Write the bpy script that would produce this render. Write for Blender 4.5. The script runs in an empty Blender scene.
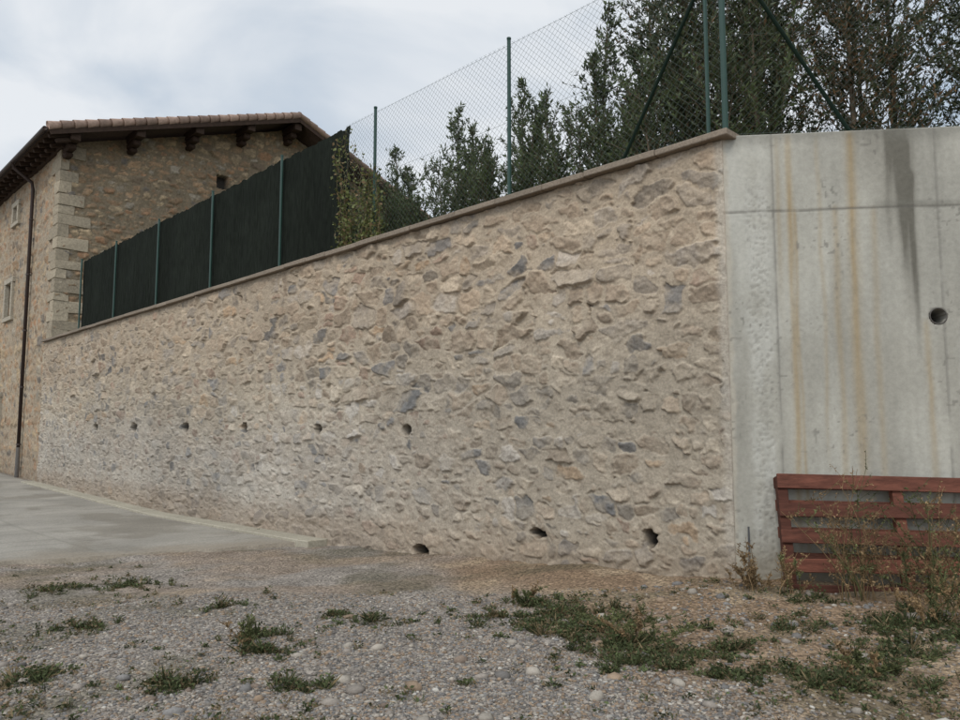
import bpy, bmesh, math, numpy as np
from mathutils import Vector, Matrix
R = np.random.default_rng(7)
scn = bpy.context.scene
EYE = 1.5

# ------------------------------------------------------------ noise helpers
def _h(ix, iy, s):
    v = np.sin(ix*127.1 + iy*311.7 + s*74.7)*43758.5453
    return v-np.floor(v)
def vnoise(x, y, s=0):
    ix = np.floor(x); iy = np.floor(y); fx = x-ix; fy = y-iy
    fx = fx*fx*(3-2*fx); fy = fy*fy*(3-2*fy)
    a = _h(ix, iy, s); b = _h(ix+1, iy, s); c = _h(ix, iy+1, s); d = _h(ix+1, iy+1, s)
    return (a*(1-fx)+b*fx)*(1-fy)+(c*(1-fx)+d*fx)*fy
def fbm(x, y, o=4, s=0):
    t = 0; a = .5; n = 0
    for i in range(o):
        t = t+a*vnoise(x+i*17.3, y-i*9.1, s+i); n += a; a *= .5; x = x*2.03; y = y*2.03
    return t/n
def ss(a, b, x):
    t = np.clip((x-a)/(b-a), 0, 1); return t*t*(3-2*t)
def mixc(c, d, t):
    return c*(1-t[..., None])+np.asarray(d)*t[..., None]

# ------------------------------------------------------------ object helpers
def link(o, parent=None):
    scn.collection.objects.link(o)
    if parent: o.parent = parent
    return o
def empty(name):
    e = bpy.data.objects.new(name, None); e.empty_display_size = .2
    return link(e)
def raw_mesh(name, V, F, mat, col=None, smooth=False, parent=None):
    V = np.asarray(V, dtype=np.float32); F = np.asarray(F, dtype=np.int32)
    me = bpy.data.meshes.new(name)
    k = F.shape[1]; n = F.shape[0]
    me.vertices.add(len(V)); me.vertices.foreach_set("co", V.ravel())
    me.loops.add(n*k); me.loops.foreach_set("vertex_index", F.ravel())
    me.polygons.add(n); me.polygons.foreach_set("loop_start", np.arange(0, n*k, k, dtype=np.int32))
    try: me.polygons.foreach_set("loop_total", np.full(n, k, dtype=np.int32))
    except Exception: pass
    if smooth: me.polygons.foreach_set("use_smooth", np.ones(n, dtype=bool))
    if col is not None:
        at = me.color_attributes.new("col", 'FLOAT_COLOR', 'POINT')
        c = np.ones((len(V), 4), dtype=np.float32); c[:, :3] = col
        at.data.foreach_set("color", c.ravel())
    me.update(calc_edges=True); me.validate()
    me.materials.append(mat)
    return link(bpy.data.objects.new(name, me), parent)
def grid_faces(nr, nc, off=0):
    i = np.arange(nr*nc).reshape(nr, nc)
    return np.stack([i[:-1, :-1], i[:-1, 1:], i[1:, 1:], i[1:, :-1]], -1).reshape(-1, 4)+off
def grid_mesh(name, P, C, mat, smooth=True, parent=None):
    nr, nc = P.shape[:2]
    return raw_mesh(name, P.reshape(-1, 3), grid_faces(nr, nc), mat, C.reshape(-1, 3), smooth, parent)

class Tubes:
    def __init__(s): s.V = []; s.F = []; s.C = []; s.n = 0
    def add(s, pts, rad, k=6, col=(1, 1, 1), caps=True):
        pts = np.asarray(pts, float); rad = np.broadcast_to(np.asarray(rad, float), (len(pts),))
        T = np.gradient(pts, axis=0); T /= np.linalg.norm(T, axis=1)[:, None]+1e-9
        up = np.array([0, 0, 1.]) if abs(T[0][2]) < .9 else np.array([1., 0, 0])
        a = np.cross(T, up); a /= np.linalg.norm(a, axis=1)[:, None]+1e-9
        b = np.cross(T, a)
        th = np.arange(k)*2*math.pi/k
        ring = pts[:, None]+rad[:, None, None]*(a[:, None]*np.cos(th)[None, :, None]+b[:, None]*np.sin(th)[None, :, None])
        m = len(pts); s.V.append(ring.reshape(-1, 3)); s.C.append(np.tile(col, (m*k, 1)))
        i = np.arange(m*k).reshape(m, k); j = np.roll(i, -1, 1)
        s.F.append(np.stack([i[:-1], j[:-1], j[1:], i[1:]], -1).reshape(-1, 4)+s.n)
        if caps and k == 4: s.F.append((np.array([i[0], i[-1]])+s.n))
        s.n += m*k
        if caps and k != 4:
            s.V.append(pts[[0, -1]]); s.C.append(np.tile(col, (2, 1)))
            f = []
            for e, c in ((0, 0), (m-1, 1)):
                for q in range(0, k):
                    f.append([i[e, q]+s.n-m*k, j[e, q]+s.n-m*k, s.n+c, s.n+c])
            s.F.append(np.array(f)); s.n += 2
    def build(s, name, mat, parent=None, smooth=True):
        F = np.concatenate(s.F)
        V = np.concatenate(s.V); C = np.concatenate(s.C)
        deg = F[:, 2] == F[:, 3]
        if deg.any():
            me = bpy.data.meshes.new(name)
            me.from_pydata(V.tolist(), [], F[~deg].tolist()+F[deg][:, :3].tolist())
            at = me.color_attributes.new("col", 'FLOAT_COLOR', 'POINT')
            c = np.ones((len(V), 4), dtype=np.float32); c[:, :3] = C
            at.data.foreach_set("color", c.ravel())
            me.materials.append(mat)
            me.polygons.foreach_set("use_smooth", [bool(smooth)]*len(me.polygons))
            return link(bpy.data.objects.new(name, me), parent)
        return raw_mesh(name, V, F, mat, C, smooth, parent)

class Boxes:
    """oriented boxes with bevelled edges joined in one mesh"""
    def __init__(s): s.bm = bmesh.new(); s.lay = s.bm.verts.layers.float_color.new("col")
    def add(s, o, ax, ay, az, sx, sy, sz, col=(1, 1, 1), bev=.01, jit=0):
        M = Matrix((Vector(ax), Vector(ay), Vector(az))).transposed()
        vs = []
        for x in (-.5, .5):
            for y in (-.5, .5):
                for z in (-.5, .5):
                    p = Vector((x*sx, y*sy, z*sz))
                    if jit: p += Vector(R.normal(0, jit, 3))
                    vs.append(s.bm.verts.new(Vector(o)+M @ p))
        fs = [(0, 1, 3, 2), (4, 6, 7, 5), (0, 4, 5, 1), (2, 3, 7, 6), (0, 2, 6, 4), (1, 5, 7, 3)]
        F = [s.bm.faces.new([vs[i] for i in f]) for f in fs]
        if bev:
            ed = list({e for f in F for e in f.edges})
            r = bmesh.ops.bevel(s.bm, geom=ed, offset=bev, segments=1, affect='EDGES')
            for v in r['verts']: v[s.lay] = (*col, 1)
            for v in vs:
                if v.is_valid: v[s.lay] = (*col, 1)
        else:
            for v in vs: v[s.lay] = (*col, 1)
    def build(s, name, mat, parent=None):
        me = bpy.data.meshes.new(name); s.bm.normal_update(); s.bm.to_mesh(me); s.bm.free()
        me.materials.append(mat)
        return link(bpy.data.objects.new(name, me), parent)

# ------------------------------------------------------------ materials
def mat_vc(name, rough=.9, det=40., detamt=.25, bump=.3, bscale=60., bdist=.01, spec=.2, stretch=(1, 1, 1), trans=0, metal=0, cells=0):
    m = bpy.data.materials.new(name); m.use_nodes = True
    nt = m.node_tree; N = nt.nodes; Lk = nt.links; N.clear()
    out = N.new('ShaderNodeOutputMaterial'); b = N.new('ShaderNodeBsdfPrincipled')
    b.inputs['Roughness'].default_value = rough; b.inputs['Specular IOR Level'].default_value = spec
    b.inputs['Metallic'].default_value = metal
    at = N.new('ShaderNodeAttribute'); at.attribute_name = 'col'
    tc = N.new('ShaderNodeTexCoord'); mp = N.new('ShaderNodeMapping'); mp.inputs['Scale'].default_value = stretch
    Lk.new(tc.outputs['Object'], mp.inputs[0])
    n1 = N.new('ShaderNodeTexNoise'); n1.inputs['Scale'].default_value = det; n1.inputs['Detail'].default_value = 5
    n1.inputs['Roughness'].default_value = .7
    Lk.new(mp.outputs[0], n1.inputs[0])
    mr = N.new('ShaderNodeMapRange'); mr.inputs[1].default_value = .3; mr.inputs[2].default_value = .7
    mr.inputs[3].default_value = 1-detamt; mr.inputs[4].default_value = 1+detamt
    Lk.new(n1.outputs[0], mr.inputs[0])
    mx = N.new('ShaderNodeVectorMath'); mx.operation = 'SCALE'
    Lk.new(at.outputs['Color'], mx.inputs[0]); Lk.new(mr.outputs[0], mx.inputs['Scale'])
    last = mx.outputs[0]; hsrc = None
    if cells:   # small embedded pebbles: per-cell tone and dome relief
        vo = N.new('ShaderNodeTexVoronoi'); vo.inputs['Scale'].default_value = cells
        Lk.new(mp.outputs[0], vo.inputs['Vector'])
        sp = N.new('ShaderNodeSeparateColor'); Lk.new(vo.outputs['Color'], sp.inputs[0])
        r2 = N.new('ShaderNodeMapRange'); r2.inputs[3].default_value = .5; r2.inputs[4].default_value = 1.55
        Lk.new(sp.outputs[0], r2.inputs[0])
        m2 = N.new('ShaderNodeVectorMath'); m2.operation = 'SCALE'; Lk.new(last, m2.inputs[0]); Lk.new(r2.outputs[0], m2.inputs['Scale'])
        last = m2.outputs[0]
        inv = N.new('ShaderNodeMath'); inv.operation = 'SUBTRACT'; inv.inputs[0].default_value = 1; Lk.new(vo.outputs['Distance'], inv.inputs[1]); hsrc = inv.outputs[0]
    Lk.new(last, b.inputs['Base Color'])
    if bump:
        n2 = N.new('ShaderNodeTexNoise'); n2.inputs['Scale'].default_value = bscale; n2.inputs['Detail'].default_value = 6
        n2.inputs['Roughness'].default_value = .65
        Lk.new(mp.outputs[0], n2.inputs[0]); h = n2.outputs[0]
        if hsrc:
            ad = N.new('ShaderNodeMath'); ad.operation = 'ADD'; Lk.new(h, ad.inputs[0]); Lk.new(hsrc, ad.inputs[1]); h = ad.outputs[0]
        bp = N.new('ShaderNodeBump'); bp.inputs['Strength'].default_value = bump; bp.inputs['Distance'].default_value = bdist
        Lk.new(h, bp.inputs['Height']); Lk.new(bp.outputs[0], b.inputs['Normal'])
    if trans:
        t = N.new('ShaderNodeBsdfTranslucent'); Lk.new(last, t.inputs[0])
        ms = N.new('ShaderNodeMixShader'); ms.inputs[0].default_value = trans
        Lk.new(b.outputs[0], ms.inputs[1]); Lk.new(t.outputs[0], ms.inputs[2]); Lk.new(ms.outputs[0], out.inputs[0])
    else: Lk.new(b.outputs[0], out.inputs[0])
    return m
M_stone = mat_vc("rubble_stone", .92, 35, .24, .6, 40, .014)
M_house = mat_vc("house_stone", .92, 14, .3, .5, 18, .03)
M_conc = mat_vc("cast_concrete", .85, 22, .12, .3, 90, .004)
M_ground = mat_vc("gravel_soil", .95, 30, .35, .9, 60, .012, cells=48)
M_road = mat_vc("paving_concrete", .85, 30, .25, .5, 60, .01)
M_pebble = mat_vc("pebbles", .85, 80, .2, 0)
M_leaf = mat_vc("leaves", .55, 20, .2, 0, spec=.3, trans=.3)
M_grass = mat_vc("grass_blades", .7, 20, .2, 0, trans=.25)
M_bark = mat_vc("bark", .9, 30, .3, .4, 60)
M_green = mat_vc("green_painted_metal", .45, 30, .1, 0, spec=.4)
M_wire = mat_vc("fence_wire", .5, 5, .05, 0)
M_screen = mat_vc("heather_screening", .95, 60, .25, .4, 120, .006, stretch=(1, 1, .15), spec=.05)
M_wood = mat_vc("stained_wood", .8, 25, .45, .5, 60, .006, stretch=(.15, 1, 1))
M_beam = mat_vc("old_timber", .85, 10, .3, .4, 25, .01)
M_tile = mat_vc("clay_tile", .85, 8, .3, .3, 30)
M_glass = mat_vc("window_glass", .1, 5, .05, 0, spec=.6)
M_pvc = mat_vc("pvc_pipe", .6, 20, .1, 0)

# ------------------------------------------------------------ stone field
def stone_field(L, Z, seed, rowh, asp, joint, smear, pal, wts, mortar, proud, cover=1.6, ew=.013):
    rg = np.random.default_rng(seed)
    l0, l1, z0, z1 = L.min()-.3, L.max()+.3, Z.min()-.3, Z.max()+.3
    S = []
    z = z0
    while z < z1:
        h = rg.uniform(*rowh)
        if rg.random() < .15: h *= 1.3
        l = l0-rg.random()*.3; ph = rg.uniform(0, 9)
        while l < l1:
            w = h*rg.uniform(*asp)
            zz = z+h/2+.05*math.sin(l*.9+ph)+.035*math.sin(l*2.7+ph*2)
            r = rg.random()
            if r < .2:
                k = rg.uniform(.35, .65)
                S.append((l+w/2, zz-h/2*(1-k), w/2, h*k/2, rg.normal(0, .12), rg.uniform(1.5, 6)))
                w2 = w*rg.uniform(.7, 1)
                S.append((l+w/2, zz+h/2*k, w2/2, h*(1-k)/2, rg.normal(0, .16), rg.uniform(1.5, 6)))
            elif r < .30:
                S.append((l+w/2, zz+rg.normal(0, .03), w/2*1.15, h/2*1.45, rg.normal(0, .4), rg.uniform(1.2, 3)))
            else:
                S.append((l+w/2, zz+rg.normal(0, h*.17), w/2*rg.uniform(.85, 1.15), h/2*rg.uniform(.7, 1.25), rg.normal(0, .25), rg.uniform(1.2, 6)))
            l += w*rg.uniform(.9, 1.06)
        z += h*.97
    S = np.array(S); K = len(S)
    wl = L+(fbm(L*5, Z*5, 2, seed)-.5)*.10+(fbm(L*17, Z*17, 4, seed+3)-.5)*.038
    wz = Z+(fbm(L*5, Z*5, 2, seed+11)-.5)*.09+(fbm(L*17, Z*17, 4, seed+13)-.5)*.038
    nr, nc = L.shape
    d1 = np.zeros((nr, nc)); d2 = np.zeros((nr, nc)); ix = np.zeros((nr, nc), int)
    step = 16
    for c in range(0, nc, step):
        a = wl[:, c:c+step].ravel(); b = wz[:, c:c+step].ravel()
        near = np.where((S[:, 0] > a.min()-.45) & (S[:, 0] < a.max()+.45))[0]
        T = S[near]
        dx = a[:, None]-T[None, :, 0]; dz = b[:, None]-T[None, :, 1]
        cs = np.cos(T[:, 4]); sn = np.sin(T[:, 4])
        u = np.abs(dx*cs+dz*sn)/T[:, 2]; v = np.abs(-dx*sn+dz*cs)/T[:, 3]
        d = (u**T[:, 5]+v**T[:, 5])**(1/T[:, 5])
        part = np.argpartition(d, 1, axis=1)[:, :2]
        dd = np.take_along_axis(d, part, 1); o = np.argsort(dd, 1)
        part = np.take_along_axis(part, o, 1); dd = np.take_along_axis(dd, o, 1)
        sh = wl[:, c:c+step].shape
        d1[:, c:c+step] = dd[:, 0].reshape(sh); d2[:, c:c+step] = dd[:, 1].reshape(sh)
        ix[:, c:c+step] = near[part[:, 0]].reshape(sh)
    b = S[ix, 3]
    edge = np.minimum((cover-d1)*b, (d2-d1)*.5*b)
    n3 = fbm(L*11, Z*11, 3, seed+20); big = fbm(L*.9, Z*.9, 3, seed+21)
    edge = edge-joint*(.0+1.5*n3)-smear*.05*ss(.45, .75, n3*.55+big*.5)
    m = ss(0, .008, edge)
    pr = rg.uniform(.25, 1, K)[ix]; tx = rg.normal(0, .08, K)[ix]; tz = rg.normal(0, .14, K)[ix]
    hgt = proud*pr*ss(-.002, ew, edge)+m*(tx*(wl-S[ix, 0])+tz*(wz-S[ix, 1]))
    rid = np.abs(fbm(L*9+ix*.7, Z*9, 3, seed+33)-.5)
    hgt = hgt+(fbm(L*14, Z*14, 4, seed+30)-.5)*.024+(fbm(L*2, Z*2, 2, seed+31)-.5)*.03-m*rid*.06
    pal = np.array(pal); pc = pal[rg.choice(len(pal), K, p=np.array(wts)/sum(wts))]*rg.uniform(.8, 1.2, (K, 1))
    sc = pc[ix]
    g = fbm(L*9+ix*.37, Z*14, 4, seed+40)
    sc = sc*(.68+.64*g)[..., None]
    sc = mixc(sc, mortar, .6*ss(.38, .70, fbm(L*6, Z*6, 4, seed+41)))
    mo = np.array(mortar)*(.80+.4*fbm(L*8, Z*8, 4, seed+42))[..., None]
    col = mo*(1-m[..., None])+sc*m[..., None]
    return hgt, col, m

# ------------------------------------------------------------ main rubble wall
W0 = np.array([2.33, 7.0]); Wd = np.array([-.695, .719]); Wn = np.array([-.719, -.695])   # along, outward
WLEN = 23.36; TOP = 4.36
def WP(l, off, z): return (W0[0]+Wd[0]*l+Wn[0]*off, W0[1]+Wd[1]*l+Wn[1]*off, z)
Ls = [0.]
while Ls[-1] < WLEN:
    y = 7+16.8*Ls[-1]/WLEN
    Ls.append(Ls[-1]+min(.010*(y/7)**1.6, .04))
Ls = np.array(Ls); Zs = np.arange(-.7, TOP-.07+.001, .011)
L, Z = np.meshgrid(Ls, Zs)
pal = [(.325, .262, .195), (.28, .228, .172), (.24, .21, .172), (.355, .30, .23), (.195, .183, .168), (.275, .205, .155), (.33, .295, .25), (.15, .145, .138), (.33, .245, .165)]
hg, C, m = stone_field(L, Z, 12, (.095, .225), (1.0, 2.7), .013, .26, pal, [4, 4, 4, 3, 1.5, 1.6, 2.4, .7, .9], (.345, .295, .228), .028)
gz = ss(2.3, .9, Z+1.0*(fbm(L*.5, Z*.5, 3, 5)-.5))*ss(1, 8, L)
lum = C.mean(-1, keepdims=True)
C = C*(1-gz[..., None]*.4)+lum*np.array([1.10, 1.02, .93])*gz[..., None]*.4
C = mixc(C, (.40, .37, .32), .38*gz*ss(.48, .75, fbm(L*1.6, Z*2.5, 4, 6)))
warm = ss(1.8, 3.6, Z); C = C*(1+warm[..., None]*np.array([.04, -.02, -.07]))
cm = ss(.12, .03, L+.08*(fbm(L*4, Z*5, 3, 9)-.5))
C = mixc(C, (.40, .36, .30), cm*.7); hg = hg*(1-cm*.6)
ft = ss(.5, .0, Z-.05+.3*(fbm(L*2, Z*2, 3, 12)-.5)+.1*ss(0, 6, L))
C = mixc(C, (.24, .18, .125), ft*.5)
tp = ss(4.0, 4.29, Z+.35*(fbm(L*1.5, Z*.4, 3, 15)-.5)); C = mixc(C, (.2, .165, .125), tp*.4)
bl = fbm(L*.45, Z*.6, 4, 51); C = C*(.80+.40*bl)[..., None]
for (l, z, a, b) in [(15.2, 1.56, .17, .10), (12.28, 1.55, .15, .10), (9.6, 1.54, .12, .085), (7.1, 1.52, .11, .08), (4.81, 1.50, .10, .065),
                     (2.40, .32, .12, .05), (.90, .43, .07, .085), (4.5, -.10, .16, .075), (18.0, 1.57, .18, .09)]:
    d = np.sqrt(((L-l+.06*(fbm(L*15, Z*15, 2, 3)-.5))/a)**2+((Z-z+.06*(fbm(L*15, Z*15, 2, 4)-.5))/b)**2)
    k = ss(1.12, .9, d); hg = hg*(1-k)-.22*k; C = mixc(C, (.018, .016, .014), k)
P = np.stack([W0[0]+Wd[0]*L+Wn[0]*hg, W0[1]+Wd[1]*L+Wn[1]*hg, Z], -1)
ret = np.repeat(P[:, :1], 3, 1)
for i, dd in enumerate((.5, .25, .03)):
    ret[:, i, 0] = P[:, 0, 0]-Wn[0]*dd; ret[:, i, 1] = P[:, 0, 1]-Wn[1]*dd
P = np.concatenate([ret, P], 1); C = np.concatenate([np.repeat(C[:, :1], 3, 1), C], 1)
wall = empty("stone_retaining_wall")
grid_mesh("rubble_face", P, C, M_stone, parent=wall)
bx = Boxes(); l = -.10
while l < WLEN:
    w = R.uniform(.55, .95); w = min(w, WLEN-l+.02)
    if w < .1: break
    g = R.uniform(.85, 1.12)
    bx.add(WP(l+w/2, -.12, TOP-.035+R.normal(0, .003)), (Wd[0], Wd[1], 0), (Wn[0], Wn[1], 0), (0, 0, 1), w-.006, .42, .07,
           (.21*g, .17*g, .13*g), .008, .003)
    l += w
bx.build("coping", M_stone, wall)

# ------------------------------------------------------------ concrete wall
Cd = np.array([.9935, -.114]); Cn = np.array([-.114, -.9935])
C0 = W0+Cn*(-.02)
def CP(c, off, z): return (C0[0]+Cd[0]*c+Cn[0]*off, C0[1]+Cd[1]*c+Cn[1]*off, z)
cs = np.concatenate([np.arange(0.0, 3.2, .0125), np.arange(3.2, 9, .04)]); zs = np.arange(-.5, 4.33, .0125)
c, z = np.meshgrid(cs, zs)
hgt = (fbm(c*.8, z*.8, 3, 1)-.5)*.012
n = fbm(c*2.2, z*1.3, 5, 2); col = np.array([.375, .36, .31])*(.74+.52*n)[..., None]
st = fbm(c*9, z*.35, 4, 3); col = col*(.78+.44*st)[..., None]
col = mixc(col, (.47, .46, .41), .55*ss(.5, .72, fbm(c*1.2+3, z*.9, 4, 4)))
col = mixc(col, (.27, .255, .215), .55*ss(.5, .7, fbm(c*2.5+7, z*.5, 4, 14)))
def band(x0, w, zt, zb, seed, soft=.6):
    wob = .06*(fbm(z*1.2+seed, c*0+seed, 3, seed)-.5)
    e = np.exp(-((c-x0+wob)/w)**2)
    return e*ss(zb-.5, zb+.5, z)*ss(zt+.05, zt-.05, z)*(.25+1.*fbm(c*24, z*1.1, 4, seed+1))
for x0, w, zt, zb, a, s in [(.60, .03, 4.33, .6, .85, 21), (.66, .015, 3.57, .2, .6, 22), (1.17, .045, 4.33, 1.0, .75, 23), (1.02, .03, 3.6, .8, .45, 24), (.88, .02, 4.3, 1.4, .35, 29),
                            (2.35, .05, 4.3, 1., .5, 25), (1.78, .03, 2.5, .3, .5, 26), (3.1, .06, 4.3, 1, .5, 27), (.52, .03, 4.3, 2.6, .4, 28), (1.35, .03, 3.57, .8, .35, 30)]:
    col = mixc(col, (.30, .215, .105), np.clip(a*band(x0, w, zt, zb, s), 0, .85))
dk = 1.5*band(1.60, .10, 4.4, 3.75, 31)+1.5*band(1.64, .05, 4.2, 3.0, 32)+1.7*band(1.70, .022, 3.9, 2.5, 37)+.8*band(1.3, .25, 4.4, 4.15, 33)+.5*band(2.9, .15, 4.4, 3.2, 34)+.9*band(1.50, .03, 4.4, 3.4, 36)
col = mixc(col, (.09, .083, .065), np.clip(dk*.9, 0, .8))
top = ss(4.15, 4.33, z+.2*(fbm(c*3, z, 3, 35)-.5)); col = mixc(col, (.17, .165, .14), top*.6)
jz = 3.57+.016*(fbm(c*3, c*0, 3, 40)-.5)
j = np.exp(-((z-jz)/.009)**2)*ss(.35, .6, fbm(c*5, z, 3, 41)+.12); col = mixc(col, (.14, .135, .12), np.clip(j*.7, 0, .9)); hgt -= .005*j
hgt += .005*ss(3.56, 3.58, z)
col = mixc(col, (.16, .155, .13), .5*np.exp(-((z-jz-.03)/.03)**2)*ss(1.3, 1.5, c)*ss(2.4, 1.9, c))
for x0 in (.46, 1.93, 3.4, 4.66, 6.06):
    e = np.exp(-((c-x0)/.010)**2)*ss(.25, .5, fbm(z*3, c*0, 3, 42)); col = mixc(col, (.17, .16, .14), np.clip(e*.65, 0, 1)); hgt -= .005*e
wobL = .06*(fbm(z*7, c*0, 4, 43)-.5); rs = ss(.16, .24, c+wobL)*ss(.43, .38, c+wobL*.8)*ss(4.2, 3.6, z)
rn = fbm(c*42, z*42, 4, 44); hgt = hgt-rs*(.005*ss(.42, .7, rn))
col = mixc(col, (.45, .44, .395), rs*.55*ss(.3, .6, fbm(c*8, z*3, 4, 46))); col = mixc(col, (.25, .24, .21), rs*ss(.54, .72, rn)*.5)
es = ss(.07, .03, c+wobL); col = mixc(col, (.42, .38, .31), es*.7)
ftc = ss(.6, .05, z+.4*(fbm(c*3, z*3, 3, 45)-.5)); col = mixc(col, (.22, .185, .13), ftc*.65)
# small blow holes in the cast face
bh = ss(.80, .86, vnoise(c*33, z*33, 77))*ss(.5, .7, fbm(c*2, z*2, 3, 78)); col = mixc(col, (.15, .14, .12), bh*.6)
for (x0, z0) in [(1.88, 2.54), (1.10, .51)]:
    d = np.hypot(c-x0, z-z0); k = d < .072; hgt = np.where(k, -.35, hgt); col = np.where(k[..., None], np.array([.03, .03, .03]), col)
P = np.stack([C0[0]+Cd[0]*c+Cn[0]*hgt, C0[1]+Cd[1]*c+Cn[1]*hgt, z], -1)
P = np.concatenate([P, P[-1:]-np.array([Cn[0]*.35, Cn[1]*.35, 0])], 0); col = np.concatenate([col, col[-1:]*.8], 0)
cw = empty("concrete_wall"); grid_mesh("concrete_face", P, col, M_conc, parent=cw)
tb = Tubes()
for (x0, z0) in [(1.88, 2.54), (1.10, .51)]:
    th = np.linspace(0, 2*math.pi, 33)
    tb.add([CP(x0+.073*math.cos(a), .001, z0+.073*math.sin(a)) for a in th], .0055, 6, (.10, .09, .08), caps=False)
tb.build("drain_pipe_mouths", M_pvc, cw)

# ------------------------------------------------------------ ground
def gh(x, y):
    t = ((x-2.33)*(-16.23)+(y-7)*16.8)/545.7
    b = np.interp(t, [-.3, 0, .1, .21, .3, .56, 1.0, 2], [.07, .07, -.04, -.19, -.29, -.37, -.21, .3])
    d = (x-W0[0])*Wn[0]+(y-W0[1])*Wn[1]
    bank = .06*np.exp(-np.clip(d, 0, 9)/.5)*ss(.3, .1, t)
    return b+bank
def relief(x, y):
    near = ss(30, 12, np.hypot(x, y)); return near*((fbm(x*.9, y*.9, 3, 61)-.5)*.10+(fbm(x*5, y*5, 3, 62)-.5)*.045)
def axis(lo, hi, step, far):
    a = np.arange(lo, hi, step); k = []; s = step; p = hi
    while p < far: s *= 1.25; p += s; k.append(p)
    q = []; s = step; p = lo
    while p > -far: s *= 1.25; p -= s; q.append(p)
    return np.array(q[::-1]+list(a)+k)
def dirtf(x, y):
    d = (x-W0[0])*Wn[0]+(y-W0[1])*Wn[1]
    di = ss(-.5, .25, (x+.35*(y-7)-.6)*.5+1.4*(fbm(x*.9, y*.9, 4, 63)-.5))
    lf = .45*ss(.5, .65, fbm(x*.7+3, y*.9, 4, 68))
    return np.maximum(np.maximum(di, lf), ss(1.3, .3, d+1.2*(fbm(x*1.3, y*1.3, 3, 64)-.5))*ss(10.5, 8.5, y))
xs = axis(-8, 6, .045, 600); ys = axis(2.6, 13.5, .045, 600)
x, y = np.meshgrid(xs, ys)
zg = gh(x, y)+relief(x, y)
dirt = dirtf(x, y)
moss = ss(.52, .72, fbm(x*.9+5, y*1.2, 4, 65))
cg = np.array([.215, .188, .16])*(.7+.6*fbm(x*3, y*3, 4, 66))[..., None]
cg = mixc(cg, (.195, .132, .082), dirt*.95); cg = mixc(cg, (.29, .22, .145), dirt*ss(.5, .7, fbm(x*2.3, y*2.3, 4, 67))*.8)
cg = mixc(cg, (.085, .075, .045), moss*.55)
grid_mesh("ground", np.stack([x, y, zg], -1), cg, M_ground)
def gz_at(x, y): return gh(x, y)+relief(x, y)

A = np.array([-2.3, 12.05]); B = np.array([-6.4, 10.25])
def lo(p): d = p-W0; return d@Wd, d@Wn
la0, oa0 = lo(A); lb0, ob0 = lo(B)
oa = np.concatenate([np.arange(0.02, 14, .06), np.arange(14, 60, 2.)])
lmin = la0+(oa-oa0)*(lb0-la0)/(ob0-oa0)+.45*(fbm(oa*1.5, oa*0, 4, 70)-.5)
tt = np.linspace(0, 1, 620)**1.5
lw = lmin[:, None]+(45-lmin[:, None])*tt[None, :]; ow = np.repeat(oa[:, None], len(tt), 1)
px = W0[0]+Wd[0]*lw+Wn[0]*ow; py = W0[1]+Wd[1]*lw+Wn[1]*ow
pz = gh(px, py)+.055
pz[:, 0] -= .14
rr = .72+.56*fbm(lw*1.2, ow*1.2, 5, 71)
u_ = lw*1.7+.10*np.sin(ow*3)+.5*fbm(lw, ow*2, 3, 74); row = np.abs((u_ % 1)-.5)*2
row2 = np.abs(((ow*.35) % 1)-.5)*2
rc = np.array([.255, .235, .20])*rr[..., None]
jn = np.maximum(.55*ss(.78, .97, row)*ss(.35, .6, fbm(lw*3, ow*3, 3, 75)), .6*ss(.97, .995, row2)); rc = mixc(rc, (.11, .105, .08), .6*jn); pz = pz-.006*jn
rc = mixc(rc, (.15, .13, .10), .5*ss(.52, .7, fbm(lw*.8, ow*1.6, 4, 76)))
rc = mixc(rc, (.235, .20, .155), .8*ss(1.0, .1, lw-lmin[:, None]+1.1*(fbm(lw*1.5, ow*2, 4, 72)-.5)))
grid_mesh("road", np.stack([px, py, pz], -1), rc, M_road)
kl = np.arange(la0-.1, 23.9, .25); bx = Boxes()
for i in range(len(kl)-1):
    a = kl[i]; b = kl[i+1]; om = .18
    p = np.array(WP(a, om, 0)); q = np.array(WP(b, om, 0))
    p[2] = gh(p[0], p[1])+.03; q[2] = gh(q[0], q[1])+.03
    d = q-p; ln = np.linalg.norm(d); d /= ln
    g = R.uniform(.92, 1.05)
    up = np.cross(d, (Wn[0], Wn[1], 0)); up = up if up[2] > 0 else -up
    bx.add((p+q)/2, d, (Wn[0], Wn[1], 0), up, ln+.002 if i % 4 else ln-.006, .36, .14, (.33*g, .30*g, .235*g), .012)
bx.build("kerb", M_road)

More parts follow.
